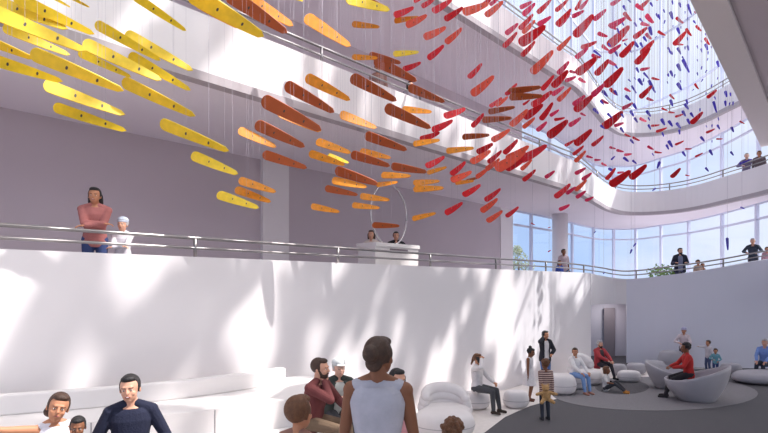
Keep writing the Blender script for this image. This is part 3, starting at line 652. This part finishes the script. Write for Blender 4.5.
    if top:
        bm = bmesh.new(); torso(bm, .014, -.10 if not dress else -.02, .475); sleeves(bm, .012, sleeve if jacket is None else min(sleeve, .4))
        if sleeve == 0 and not jacket:
            for i in (0, 1): limb(bm, N-t*.012+X*(.045 if i == 0 else -.045), sh[i].lerp(N, .22)+t*.012, .047, .050)
            limb(bm, N-t*.040-X*.06, N-t*.040+X*.06, .050, .050); limb(bm, N-t*.022-X*.045-Y*.018, N-t*.022+X*.045-Y*.018, .042, .042)
        if dress:
            zt = hz+.16; zb = dress
            loft(bm, [(Vector((0, 0, zt)), .15*slim, .115), (Vector((0, 0, hz-.02)), .185, .145), (Vector((0, 0, (hz+zb)/2)), .215, .18), (Vector((0, 0, zb)), .25, .215)], X, Vector((0, 1, 0)), 32, 1)
        fuse('dress' if dress else 'shirt', bm, vox, topmat or cloth(top), e, 2)
        bm = bmesh.new(); ng = []
        c0 = N+t*(-.028)
        tube(bm, [c0+X*.072*math.cos(a)+Y*(.066*math.sin(a))+t*(-.02*math.sin(a)) for a in [2*math.pi*i/24 for i in range(24)]], .011, 8, True)
        if near and sleeve: obj('collar', bm, topmat or cloth(top), e, True)
        else: bm.free()
    if jacket:
        bm = bmesh.new()
        # open-front jacket: shell on sides and back
        seg = 26; prof = [(-.16, .185, .135), (-.05, .188, .138), (.08, .172, .13), (.18, .155, .122), (.28, .170, .130), (.38, .182, .126), (.45, .155, .10), (.485, .095, .08)]
        inn = []; outr = []
        for s, a, b in prof:
            ri = []; ro = []
            for k in range(seg+1):
                an_ = R(90+26)+R(360-52)*k/seg; cx, sy = math.cos(an_), math.sin(an_)
                ri.append(bm.verts.new(P+t*s+X*(a*slim)*cx+Y*b*sy)); ro.append(bm.verts.new(P+t*s+X*(a*slim+.018)*cx+Y*(b+.018)*sy))
            inn.append(ri); outr.append(ro)
        n = len(prof)
        for j in range(n-1):
            for k in range(seg):
                bm.faces.new((inn[j][k], inn[j][k+1], inn[j+1][k+1], inn[j+1][k])); bm.faces.new((outr[j][k], outr[j+1][k], outr[j+1][k+1], outr[j][k+1]))
            for k in (0, seg): bm.faces.new((inn[j][k], inn[j+1][k], outr[j+1][k], outr[j][k]))
        for j in (0, n-1):
            for k in range(seg): bm.faces.new((inn[j][k], inn[j][k+1], outr[j][k+1], outr[j][k]))
        sleeves(bm, .024, 1)
        fuse('jacket', bm, .009 if near else .011, cloth(jacket), e, 2)
    if leg > 0 and pants and lower:
        bm = bmesh.new(); torso(bm, .010, -.14, .05)
        for i in (0, 1):
            ball(bm, hp[i]+Vector((0, 0, -.01)), (.094, .10, .10)); limb(bm, hp[i], kn[i], .090, .062)
            f = leg; limb(bm, kn[i], kn[i].lerp(an[i], f*.95), .062, .046+.01*(1-f))
        fuse('trousers', bm, vox, cloth(pants), e, 2)
    if shoes and lower:
        for i in (0, 1):
            c = an[i]; fd = Vector((0, 1, 0)); b = bmesh.new()
            limb(b, c+Vector((0, -.03, -.045)), c+Vector((0, .14, -.05)), .040, .034); limb(b, c+Vector((0, -.01, 0)), c+Vector((0, .02, -.04)), .042, .040)
            fuse('shoe', b, .011, cloth(shoes), e, 1)
    # hair
    hm = mat('hair_'+hair, HR[hair], .6, .25, 30, bump=.4, bscale=90)
    if style != 'bald':
        bm = bmesh.new(); ball(bm, hd(0, -.026, .036), (.084*hs, .092*hs, .092*hs), HM, 20)
        ball(bm, hd(0, .03, .088), (.062*hs, .055*hs, .034*hs), HM, 14)
        for s in (-1, 1): ball(bm, hd(s*.066, -.012, .02), (.020*hs, .045*hs, .055*hs), HM, 10)
        if style == 'long':
            for q in range(7):
                a = -1.1+2.2*q/6; limb(bm, hd(.07*math.sin(a), -.03-.05*math.cos(a), .0), hd(.085*math.sin(a), -.045-.05*math.cos(a), -.20), .034*hs, .024*hs)
        if style == 'bob':
            for q in range(9):
                a = -1.6+3.2*q/8; limb(bm, hd(.075*math.sin(a), -.01-.06*math.cos(a), .02), hd(.078*math.sin(a), -.015-.055*math.cos(a), -.085), .030*hs, .024*hs)
        if style == 'bun':
            ball(bm, hd(0, -.115, .03), (.05*hs, .05*hs, .055*hs), HM, 14); ball(bm, hd(0, -.075, -.03), (.055*hs, .04*hs, .05*hs), HM, 14)
        if style == 'topbun': ball(bm, hd(0, -.05, .135), (.045*hs, .045*hs, .04*hs), HM, 14)
        if style == 'lowbun': ball(bm, hd(.045, -.085, -.06), (.045*hs, .045*hs, .045*hs), HM, 14); ball(bm, hd(.02, -.06, -.03), (.05*hs, .045*hs, .05*hs), HM, 14)
        if style == 'tail': limb(bm, hd(0, -.10, .03), hd(.02, -.15, -.12), .035*hs, .018*hs)
        if style == 'curly':
            for q in range(40):
                a, b_ = rnd.uniform(0, 6.28), rnd.uniform(-.2, 1.4); v = Vector((math.cos(a)*math.cos(b_), math.sin(a)*math.cos(b_), math.sin(b_)))
                if v.y > .55 and v.z < .6: continue
                ball(bm, hd(v.x*.085, -.026+v.y*.09, .045+v.z*.085), (.022*hs,)*3, None, 8)
        fuse('hair', bm, .006 if near else .009, hm, e, 1)
    if cap:
        bm = bmesh.new(); ball(bm, hd(0, -.016, .075), (.092*hs, .105*hs, .070*hs), HM, 18); ball(bm, hd(0, -.005, .05), (.088*hs, .103*hs, .025*hs), HM, 18)
        if cap[1] == 'visor': ball(bm, hd(0, .09, .05), (.06*hs, .055*hs, .008*hs), HM, 12)
        fuse('cap', bm, .008, cloth(cap[0]), e, 1)
    if beard:
        bm = bmesh.new(); ball(bm, hd(0, .040, -.070), (.052*hs, .058*hs, .050*hs), HM, 14)
        for s in (-1, 1): limb(bm, hd(s*.056, .012, -.01), hd(s*.042, .04, -.07), .014*hs, .022*hs)
        limb(bm, hd(-.02, .094, -.047), hd(.02, .094, -.047), .007*hs, .007*hs); fuse('beard', bm, .006, mat('hair_'+beard, HR[beard], .8), e, 1)
    if scarf:
        bm = bmesh.new(); c0 = N+t*(.01); tube(bm, [c0+X*.075*math.cos(a)+Y*.07*math.sin(a) for a in [2*math.pi*i/20 for i in range(20)]], .026, 8, True); obj('scarf', bm, cloth(scarf), e, True)
    if face:
        for s in (-1, 1):
            bm = bmesh.new(); ball(bm, hd(s*.029, .0835, .0), (.0115*hs, .007*hs, .0052*hs), HM, 12); o = obj('eye', bm, mat('eye_white', (225, 220, 215), .3), e, True)
            bm = bmesh.new(); ball(bm, hd(s*.029, .0885, .0), (.0056*hs, .0028*hs, .0052*hs), HM, 10); obj('iris', bm, mat('eye_iris', (40, 28, 22), .2), o, True)
            bm = bmesh.new(); limb(bm, hd(s*.014, .096, .019), hd(s*.045, .083, .021), .0035*hs, .003*hs, 6); obj('eyebrow', bm, hm, e, True)
        bm = bmesh.new(); ball(bm, hd(0, .0965, -.056), ((.024 if smile else .019)*hs, .006*hs, (.0075 if smile else .005)*hs), HM, 12); o = obj('lips', bm, mat('lips', (160, 84, 80), .4), e, True)
        if smile: bm = bmesh.new(); ball(bm, hd(0, .0995, -.0545), (.015*hs, .0035*hs, .0034*hs), HM, 10); obj('teeth', bm, mat('teeth', (240, 236, 228), .3), o, True)
    return e, wr, HC
def atfloor(x, Z, z=0): return W(x, Z, z)
CAMF = lambda dx=0: face_dir(dx, -1)      # facing the camera

# --- lowest gallery
gz = 2.85
person('person in a dusty pink sweater and jeans with crossed arms at the gallery rail', wallpt(95, 8.75)+UP*gz, CAMF(.5), 1.76, skin='tan', hair='black', style='long', top=(172, 106, 102), pants=(52, 66, 110),
       rh=(-.12, .22, 1.14), lh=(.12, .25, 1.10), rel=(1, .2, -.6), lel=(-1, .2, -.6), hpitch=.05, hyaw=-.15, slim=1.0, smile=True)
person('small person with a grey cap and white top leaning on the gallery rail', wallpt(123, 8.72)+UP*gz, CAMF(.1), 1.30, skin='light', hair='grey', style='short', top=(222, 216, 222), pants=(90, 90, 100),
       rh=(-.10, .26, 1.12), lh=(.10, .26, 1.10), rel=(1, .2, -.6), lel=(-1, .2, -.6), cap=((190, 196, 210), 'beanie'), hs=1.15, slim=.95)
person('person in a pale top with dark hair behind the left side of the white desk', wallpt(371.5, 9.85)+UP*gz, CAMF(-.3), 1.72, skin='light', hair='brown', style='bob', top=(214, 200, 190), pants=(60, 60, 70), slim=.9, rh=(.12, .30, 1.15), lh=(-.12, .3, 1.15))
person('person in a dark leather jacket behind the right side of the white desk', wallpt(396, 9.75)+UP*gz, CAMF(.1), 1.74, skin='light', hair='black', style='short', top=(80, 76, 84), jacket=(34, 34, 40), pants=(50, 50, 60), rh=(.14, .3, 1.15), lh=(-.14, .3, 1.15))
p = wallpt(563.5, 8.75); person('adult in a pale top standing in the gallery left of the round column', p+UP*(gz), CAMF(0), 1.62, skin='brown', hair='black', style='short', top=(190, 170, 176), sleeve=.4, pants=(60, 70, 110), slim=.9)
p = wallpt(559.5, 8.72); person('child in blue beside the adult at the gallery rail', p+UP*gz, CAMF(.1), 1.15, skin='tan', hair='brown', style='bob', top=(60, 84, 170), pants=(50, 60, 90), hs=1.2, slim=.9)
def galz(x): return min(lowp, key=lambda p: abs(colx(p)-x)).z-.71
person('man in a dark jacket over a grey shirt leaning on the far gallery rail', W(680, 20.35, galz(680)), CAMF(-.4), 1.76, skin='light', hair='black', style='short', top=(130, 134, 160), jacket=(38, 40, 58), pants=(60, 62, 80), hyaw=.3, rh=(.17, .24, 1.12), lh=(-.17, .24, 1.12), rel=(.5, -1, -.5), lel=(-.5, -1, -.5), beard='black')
person('toddler peering over the far gallery rail beside the man in a dark jacket', W(698, 20.2, galz(698)), CAMF(-.3), 1.12, skin='tan', hair='brown', style='curly', top=(196, 170, 150), pants=(90, 90, 110), hs=1.25, face=False)
person('second toddler lower by the far gallery rail, right of the first', W(702.5, 20.25, galz(702)), CAMF(.3), 1.0, skin='tan', hair='auburn', style='short', top=(150, 110, 90), pants=(90, 90, 110), hs=1.25, face=False)
person('grey-haired person in a dark teal coat leaning over the far gallery rail', W(753, 19.95, galz(753)), CAMF(-.8), 1.66, skin='light', hair='grey', style='short', top=(52, 60, 74), pants=(60, 60, 70), lean=.25, rh=(.18, .48, 1.1), lh=(-.18, .48, 1.1))
person('child in a pink top at the right picture edge by the gallery rail', W(767, 19.9, galz(767)), CAMF(-.5), 1.2, skin='tan', hair='brown', style='short', top=(190, 150, 160), pants=(80, 80, 90), hs=1.2)
# --- middle gallery
person('person with dark hair at the middle gallery rail behind shaded-orange blades', wallpt(378, 8.7)+UP*6.75, CAMF(0), 1.68, skin='tan', hair='black', style='short', top=(150, 110, 100), pants=(50, 50, 60), slim=.9)
person('person bending over the middle gallery rail, left of a level shaded-orange blade', wallpt(410, 8.7)+UP*6.75, CAMF(.3), 1.56, skin='light', hair='black', style='bob', top=(150, 140, 150), pants=(50, 50, 60), slim=.9)
person('white-haired person resting on the curved middle gallery rail', W(746.5, 20.45, 6.75), CAMF(-.6), 1.6, skin='pale', hair='grey', style='short', top=(120, 110, 140), pants=(60, 60, 70), lean=.2, rh=(.18, .42, 1.12), lh=(-.18, .42, 1.12))
person('dark-clothed person half hidden by the overhead beam on the middle gallery', W(759, 19.9, 6.75), CAMF(-.6), 1.55, skin='tan', hair='brown', style='short', top=(110, 96, 100), pants=(60, 60, 70), lean=.15)

# --- ground floor, middle distance
PH1 = person('woman in a pale grey jacket sitting on a pouf and phoning', W(477, 12.55, .03), face_dir(.75, -.55), 1.82, 'sit', skin='tan', hair='auburn', style='tail', top=(222, 216, 216), pants=(76, 76, 80), shoes=(60, 50, 44), rh=(.10, .16, 1.20), rel=(1, .4, -.9), lh=(-.12, .36, .66), slim=.92, hyaw=-.1, curl=1.0)
person('girl in a white sleeveless dress looking up at the phoning woman', W(529.5, 13.7, 0), face_dir(.75, -.5), 1.40, skin='brown', hair='black', style='topbun', top=(226, 220, 222), sleeve=0, pants=None, leg=0, dress=.52, shoes=(110, 70, 56), hs=1.15, slim=.82, hpitch=.25)
PH2 = person('woman in a black cardigan and blue jeans standing with a phone at her ear', W(545, 15.7, 0), CAMF(.15), 1.70, skin='tan', hair='black', style='bob', top=(230, 224, 224), jacket=(34, 34, 44), pants=(78, 108, 160), shoes=(50, 44, 44), rh=(.11, .10, 1.50), rel=(1, .5, -1), lh=(-.10, .24, 1.02), slim=.9, hyaw=.4, curl=1.0)
person('small child in a striped sweater seen from behind with a teddy bear', W(545.5, 11.75, 0), face_dir(-.1, 1), 1.36, skin='brown', hair='auburn', style='curly', topmat=stripes('striped_knit', (84, 50, 52), (196, 170, 160), 5.2), top=(120, 70, 70), pants=(50, 54, 66), shoes=(40, 40, 48), rh=(.17, -.12, .74), lh=(-.17, -.12, .74), rel=(1, -.8, 0), lel=(-1, -.8, 0), hs=1.22, face=False, slim=.95, curl=1.1)
person('woman in a white sweater and light jeans sitting and turning her head left', W(575, 14.95, 0), face_dir(.35, -.9), 1.66, 'sit', skin='tan', hair='brown', style='tail', top=(230, 226, 226), pants=(124, 156, 204), shoes=(170, 120, 104), hyaw=-.7, slim=.92, feet=[(.10, .52, .08), (-.10, .50, .08)])
person('man in a red jacket with dark trousers sitting on a pouf by the doorway', W(599.5, 16.9, 0), face_dir(.35, -.9), 1.66, 'sit', skin='light', hair='grey', style='short', top=(70, 62, 66), jacket=(172, 60, 66), pants=(48, 46, 54), shoes=(40, 38, 42), beard='brown', feet=[(.14, .50, .08), (-.05, .60, .16)], rh=(.06, .42, .68), lh=(-.10, .42, .66))
person('child in a white shirt sitting on the floor with legs stretched out', W(606, 15.0, 0), face_dir(.65, -.6), 1.30, 'sit', skin='brown', hair='auburn', style='bob', top=(220, 216, 214), sleeve=.4, pants=(62, 62, 68), shoes=(196, 132, 60), hz=.12, feet=[(.12, .72, .10), (-.10, .66, .10)], knees=[(.1, .2, 1), (-.1, .2, 1)], rh=(.14, .36, .34), lh=(-.28, -.06, .14), hs=1.2, face=False)
person('woman with a lilac cap and pale top standing before the far wall', W(684, 18.6, 0), CAMF(-.9), 1.55, skin='tan', hair='brown', style='short', top=(206, 190, 194), pants=(70, 72, 84), rh=(.12, .30, 1.12), lh=(-.08, .32, 1.10), cap=((176, 172, 204), 'beanie'), slim=.92)
person('man in a red shirt and dark trousers seated on the bowl chair, turned away', W(689, 14.0, 0), face_dir(-.93, .30), 1.84, 'sit', skin='brown', hair='black', style='curly', top=(178, 42, 40), pants=(44, 40, 46), shoes=(40, 36, 40), hz=.62, feet=[(.10, .50, .08), (-.12, .56, .08)], rh=(.10, .40, .78), lh=(-.12, .38, .78), lean=.10)
person('child in a white shirt pointing left with an outstretched arm', W(708.5, 17.9, 0), face_dir(-1, -.2), 1.15, skin='tan', hair='brown', style='short', top=(214, 206, 210), pants=(84, 96, 130), rh=(.05, .62, 1.42), rel=(1, 0, -1), hs=1.15, curl=.15, face=False)
person('younger child in a teal jacket beside the pointing child', W(715.5, 17.3, 0), face_dir(-.5, -.8), .92, skin='tan', hair='brown', style='curly', top=(112, 164, 178), pants=(60, 76, 120), hs=1.22, rh=(.12, .26, 1.1), lh=(-.14, .22, 1.0), face=False)
person('elderly man in a light blue shirt sitting on the wide grey bench', W(765, 17.0, 0), face_dir(-.75, -.6), 1.74, 'sit', skin='light', hair='grey', style='short', top=(122, 150, 210), pants=(52, 54, 68), feet=[(.12, .52, .08), (-.06, .56, .08)], hz=.50)

# --- foreground
person('bearded man in a maroon sweater resting his chin on his hand', W(312, 6.2, .93), face_dir(.75, -.35), 1.70, 'sit', skin='light', hair='brown', style='short', top=(108, 54, 54), pants=(120, 98, 78), shoes=(70, 56, 48), rh=(.02, .19, 1.02), rel=(.5, .8, -1), lh=(-.10, .42, .70), near=True, beard='brown', lean=.18, hyaw=.15, curl=1.2, slim=1.02)  # sweater colour darkened to stand in for shade on him
person('person in a dark jacket and white-grey cap sitting behind the bearded man', W(336, 6.95, .88), face_dir(.35, -.8), 1.62, 'sit', skin='pale', hair='grey', style='short', top=(206, 206, 200), jacket=(58, 64, 60), pants=(60, 60, 66), cap=((206, 208, 208), 'visor'), near=True, rh=(.08, .36, .80), lh=(-.16, .40, .76), lean=.2)
person('woman seen from behind in a pale sleeveless top with a brown hair bun', W(378, 3.35, 1.0), face_dir(.10, 1), 1.76, skin='brown', hair='brown', style='bun', top=(178, 176, 186), sleeve=0, pants=(60, 60, 70), near=True, face=False, slim=1.0, rh=(.25, .10, .84), lh=(-.25, .10, .84), hyaw=-.35)  # darker skin tone stands in for the shade on her backlit back
person('child in pink with dark hair looking past the woman with the bun', W(397, 5.0, 1.0), face_dir(.5, -.8), 1.26, skin='light', hair='black', style='bob', top=(214, 150, 156), sleeve=.4, pants=(80, 80, 90), near=True, hs=1.15, slim=.9)
person('boy seen from behind with short brown hair in the foreground', W(298, 3.65, 1.0), face_dir(.35, .9), 1.25, skin='tan', hair='auburn', style='short', top=(150, 110, 96), pants=(60, 60, 70), near=True, hs=1.4, face=False, slim=.95)
person('small child whose curly brown head shows before the large oval pouf', W(452, 3.6, 1.0), face_dir(0, 1), 1.13, skin='tan', hair='auburn', style='curly', top=(120, 90, 80), pants=(60, 60, 70), near=True, hs=1.2, face=False)
person('smiling man in a dark navy sweater sitting on the white bench', W(131, 4.7, .98), CAMF(.42), 1.70, 'sit', skin='light', hair='black', style='short', top=(26, 30, 54), pants=(46, 48, 60), near=True, smile=True, hyaw=-.15, hroll=.06, rh=(.24, .22, .60), lh=(-.24, .22, .60), rel=(.6, -1, -.2), lel=(-.6, -1, -.2))
person('girl in a white tank top stretching her arm out to the left', W(55, 4.45, 1.05), CAMF(.55), 1.42, 'sit', skin='tan', hair='brown', style='lowbun', top=(222, 218, 226), sleeve=0, pants=(90, 96, 120), near=True, rh=(.72, .16, 1.10), rel=(0, 0, -1), lh=(-.16, .3, .62), hs=1.16, hroll=-.28, hyaw=.1, slim=.84, curl=.3)
person('small boy whose dark head shows between the girl and the navy sweater man', W(78, 4.35, 1.0), CAMF(.5), .96, skin='brown', hair='black', style='short', top=(120, 110, 100), pants=(70, 70, 80), near=True, hs=1.22, slim=.95, hpitch=.1)

# phones
def phone_at(e, wr, hc, label):
    bpy.context.view_layer.update(); h = wr[0]*.45+hc*.55+Vector((.055, 0, -.01)); b = bmesh.new(); box(b, (-.006, -.036, -.075), (.006, .036, .075)); o = obj('mobile_phone', b, mat('phone_black', (26, 26, 30), .3)); o.location = e.matrix_world @ h; o.rotation_euler = (R(15), R(8), e.rotation_euler.z); tag(o, label, 'phone')
phone_at(*PH1, 'black phone held to the ear of the seated woman')
phone_at(*PH2, 'black phone held to the ear of the standing woman in a black cardigan')
# teddy bear
p = W(546, 11.5, .62); e = empty('teddy_bear', p, face_dir(.05, -1), .85, 'light brown teddy bear held behind the back of the striped child', 'teddy bear')
tm = mat('teddy_plush', (186, 146, 98), .95, .15, 40, bump=.5, bscale=120)
bm = bmesh.new(); ball(bm, (0, 0, 0), (.12, .10, .15)); ball(bm, (.02, .02, .20), (.10, .09, .09)); ball(bm, (.02, .11, .18), (.04, .035, .03))
for s in (-1, 1): ball(bm, (.02+s*.08, 0, .28), (.035, .02, .035)); limb(bm, (s*.08, .02, .08), (s*.26, .05, .04), .045, .04); limb(bm, (s*.07, .03, -.10), (s*.16, .12, -.16), .055, .045)
fuse('body', bm, .01, tm, e, 1)
for s in (-1, 1): bm = bmesh.new(); ball(bm, (.02+s*.035, .088, .225), (.009, .006, .009)); obj('eye', bm, mat('eye_iris', (40, 28, 22), .2), e, True)

# ------------------------------------------------------------------ planting
leafm = mat('leaf_green', (120, 150, 84), .6, .25, 3, transl=.3); leafp = mat('leaf_sage_pink', (170, 176, 140), .6, .2, 3, transl=.3); bark = mat('bark', (110, 92, 80), .9, .2, 6)
def leafcloud(bm, clumps, n, size, rg):
    for c, r in clumps:
        for _ in range(n):
            v = Vector((rg.gauss(0, 1), rg.gauss(0, 1), rg.gauss(0, 1))); v = v.normalized()*rg.random()**.4
            p = Vector(c)+Vector((v.x*r[0], v.y*r[1], v.z*r[2])); a = Vector((rg.uniform(-1, 1), rg.uniform(-1, 1), rg.uniform(-.6, .6))).normalized()
            b = a.cross(Vector((rg.uniform(-1, 1), rg.uniform(-1, 1), rg.uniform(-1, 1)))).normalized(); s = size*rg.uniform(.6, 1.3)
            vs = [bm.verts.new(q) for q in (p-a*s, p-b*s*.4+a*s*.1, p+a*s, p+b*s*.4+a*s*.1)]; bm.faces.new(vs)
def tree(name, base, h, clumps, n, size, label, cat, m, seed, tr=.15, nbr=None):
    rg = random.Random(seed); e = empty(name, base, 0, 1, label, cat)
    bm = bmesh.new(); leafcloud(bm, clumps, n, size, rg); obj('foliage', bm, m, e, fix=False)
    bm = bmesh.new(); tube(bm, [(0, 0, 0), (.05, .03, h*.4), (0, 0, h*.8)], [tr, tr*.7, tr*.35], 8)
    for c, r in (clumps if nbr is None else clumps[:nbr]): tube(bm, [(0, 0, h*.55), (c[0]*.5, c[1]*.5, h*.55+(c[2]-h*.55)*.6), (c[0], c[1], c[2])], [tr*.4, tr*.28, tr*.1], 6)
    obj('trunk', bm, bark, e, True); return e
b0 = W(519, 38, 0); tree('tree', b0, 5.6, [((0, 0, 5.0), (.7, .7, .7)), ((-.6, .2, 4.6), (.5, .5, .5)), ((.5, -.4, 4.5), (.6, .6, .5)), ((.1, .2, 5.7), (.4, .4, .4))], 260, .09, 'loose pale tree outside the glazing right of the white pier', 'tree', leafp, 3)
p = W(660, 22.6, 2.75); e = empty('potted_shrub', p, 0, 1, 'green leafy shrub in a planter on the far gallery left of the dark-jacketed man', 'plant')
bm = bmesh.new(); tube(bm, [(0, 0, 0), (0, 0, .5)], [.28, .34], 20); obj('planter', bm, pod, e, True)
bm = bmesh.new(); leafcloud(bm, [((0, 0, .9), (.55, .55, .4)), ((.4, -.5, .8), (.35, .35, .3)), ((0, 0, .55), (.2, .2, .25))], 220, .09, random.Random(5)); obj('foliage', bm, leafm, e, fix=False)

# tall trees outside on the sunny side: their crowns dapple the light on the white walls
def shade_tree(i, u, seed, spread=3.4):
    rg = random.Random(seed); side = Vector((-SH.y, SH.x, 0)); upp = SUNV.cross(side).normalized()
    if upp.z < 0: upp = -upp
    c0 = Vector((u, NW, 0))+SUNV*24; base = Vector((c0.x, c0.y, 0)); cl = []
    for zt in (2.4, 9.5):
        for k in range((46 if i < 3 else 38) if zt < 5 else 24):      # leafy sprays, long and drooping
            a = rg.uniform(-1, 1)*spread; b = rg.uniform(-1, 1)*spread*.7
            q0 = side*a+upp*b+SUNV*rg.uniform(-1.2, 1.2)+Vector((0, 0, c0.z+zt)); ang = rg.uniform(.1, .7) if i < 2 else rg.uniform(.5, 2.3); d = (side*math.cos(ang)+upp*math.sin(ang))
            L = rg.uniform(.5, 1.6) if i < 2 else rg.uniform(.35, 1.1)
            for q in range(6): cl.append((q0+d*L*(q/6-.5)*1.6+side*rg.uniform(-.1, .1), (.25*(1-.4*abs(q/6-.5)),)*3))
    sides = ['nearest the camera', 'second from the camera', 'in the middle of the row', 'second from the far end', 'at the far end of the row']
    tree('tall_tree', base, c0.z+9, cl, 52, .13, 'tall airy broadleaf tree outside on the sunny side, '+sides[i], 'tree', leafm, seed, .3, 0)['group'] = 'shade trees outside'
for i, u in enumerate((-5.5, 0, 5.5, 11, 16.5)): shade_tree(i, u, 100+i)
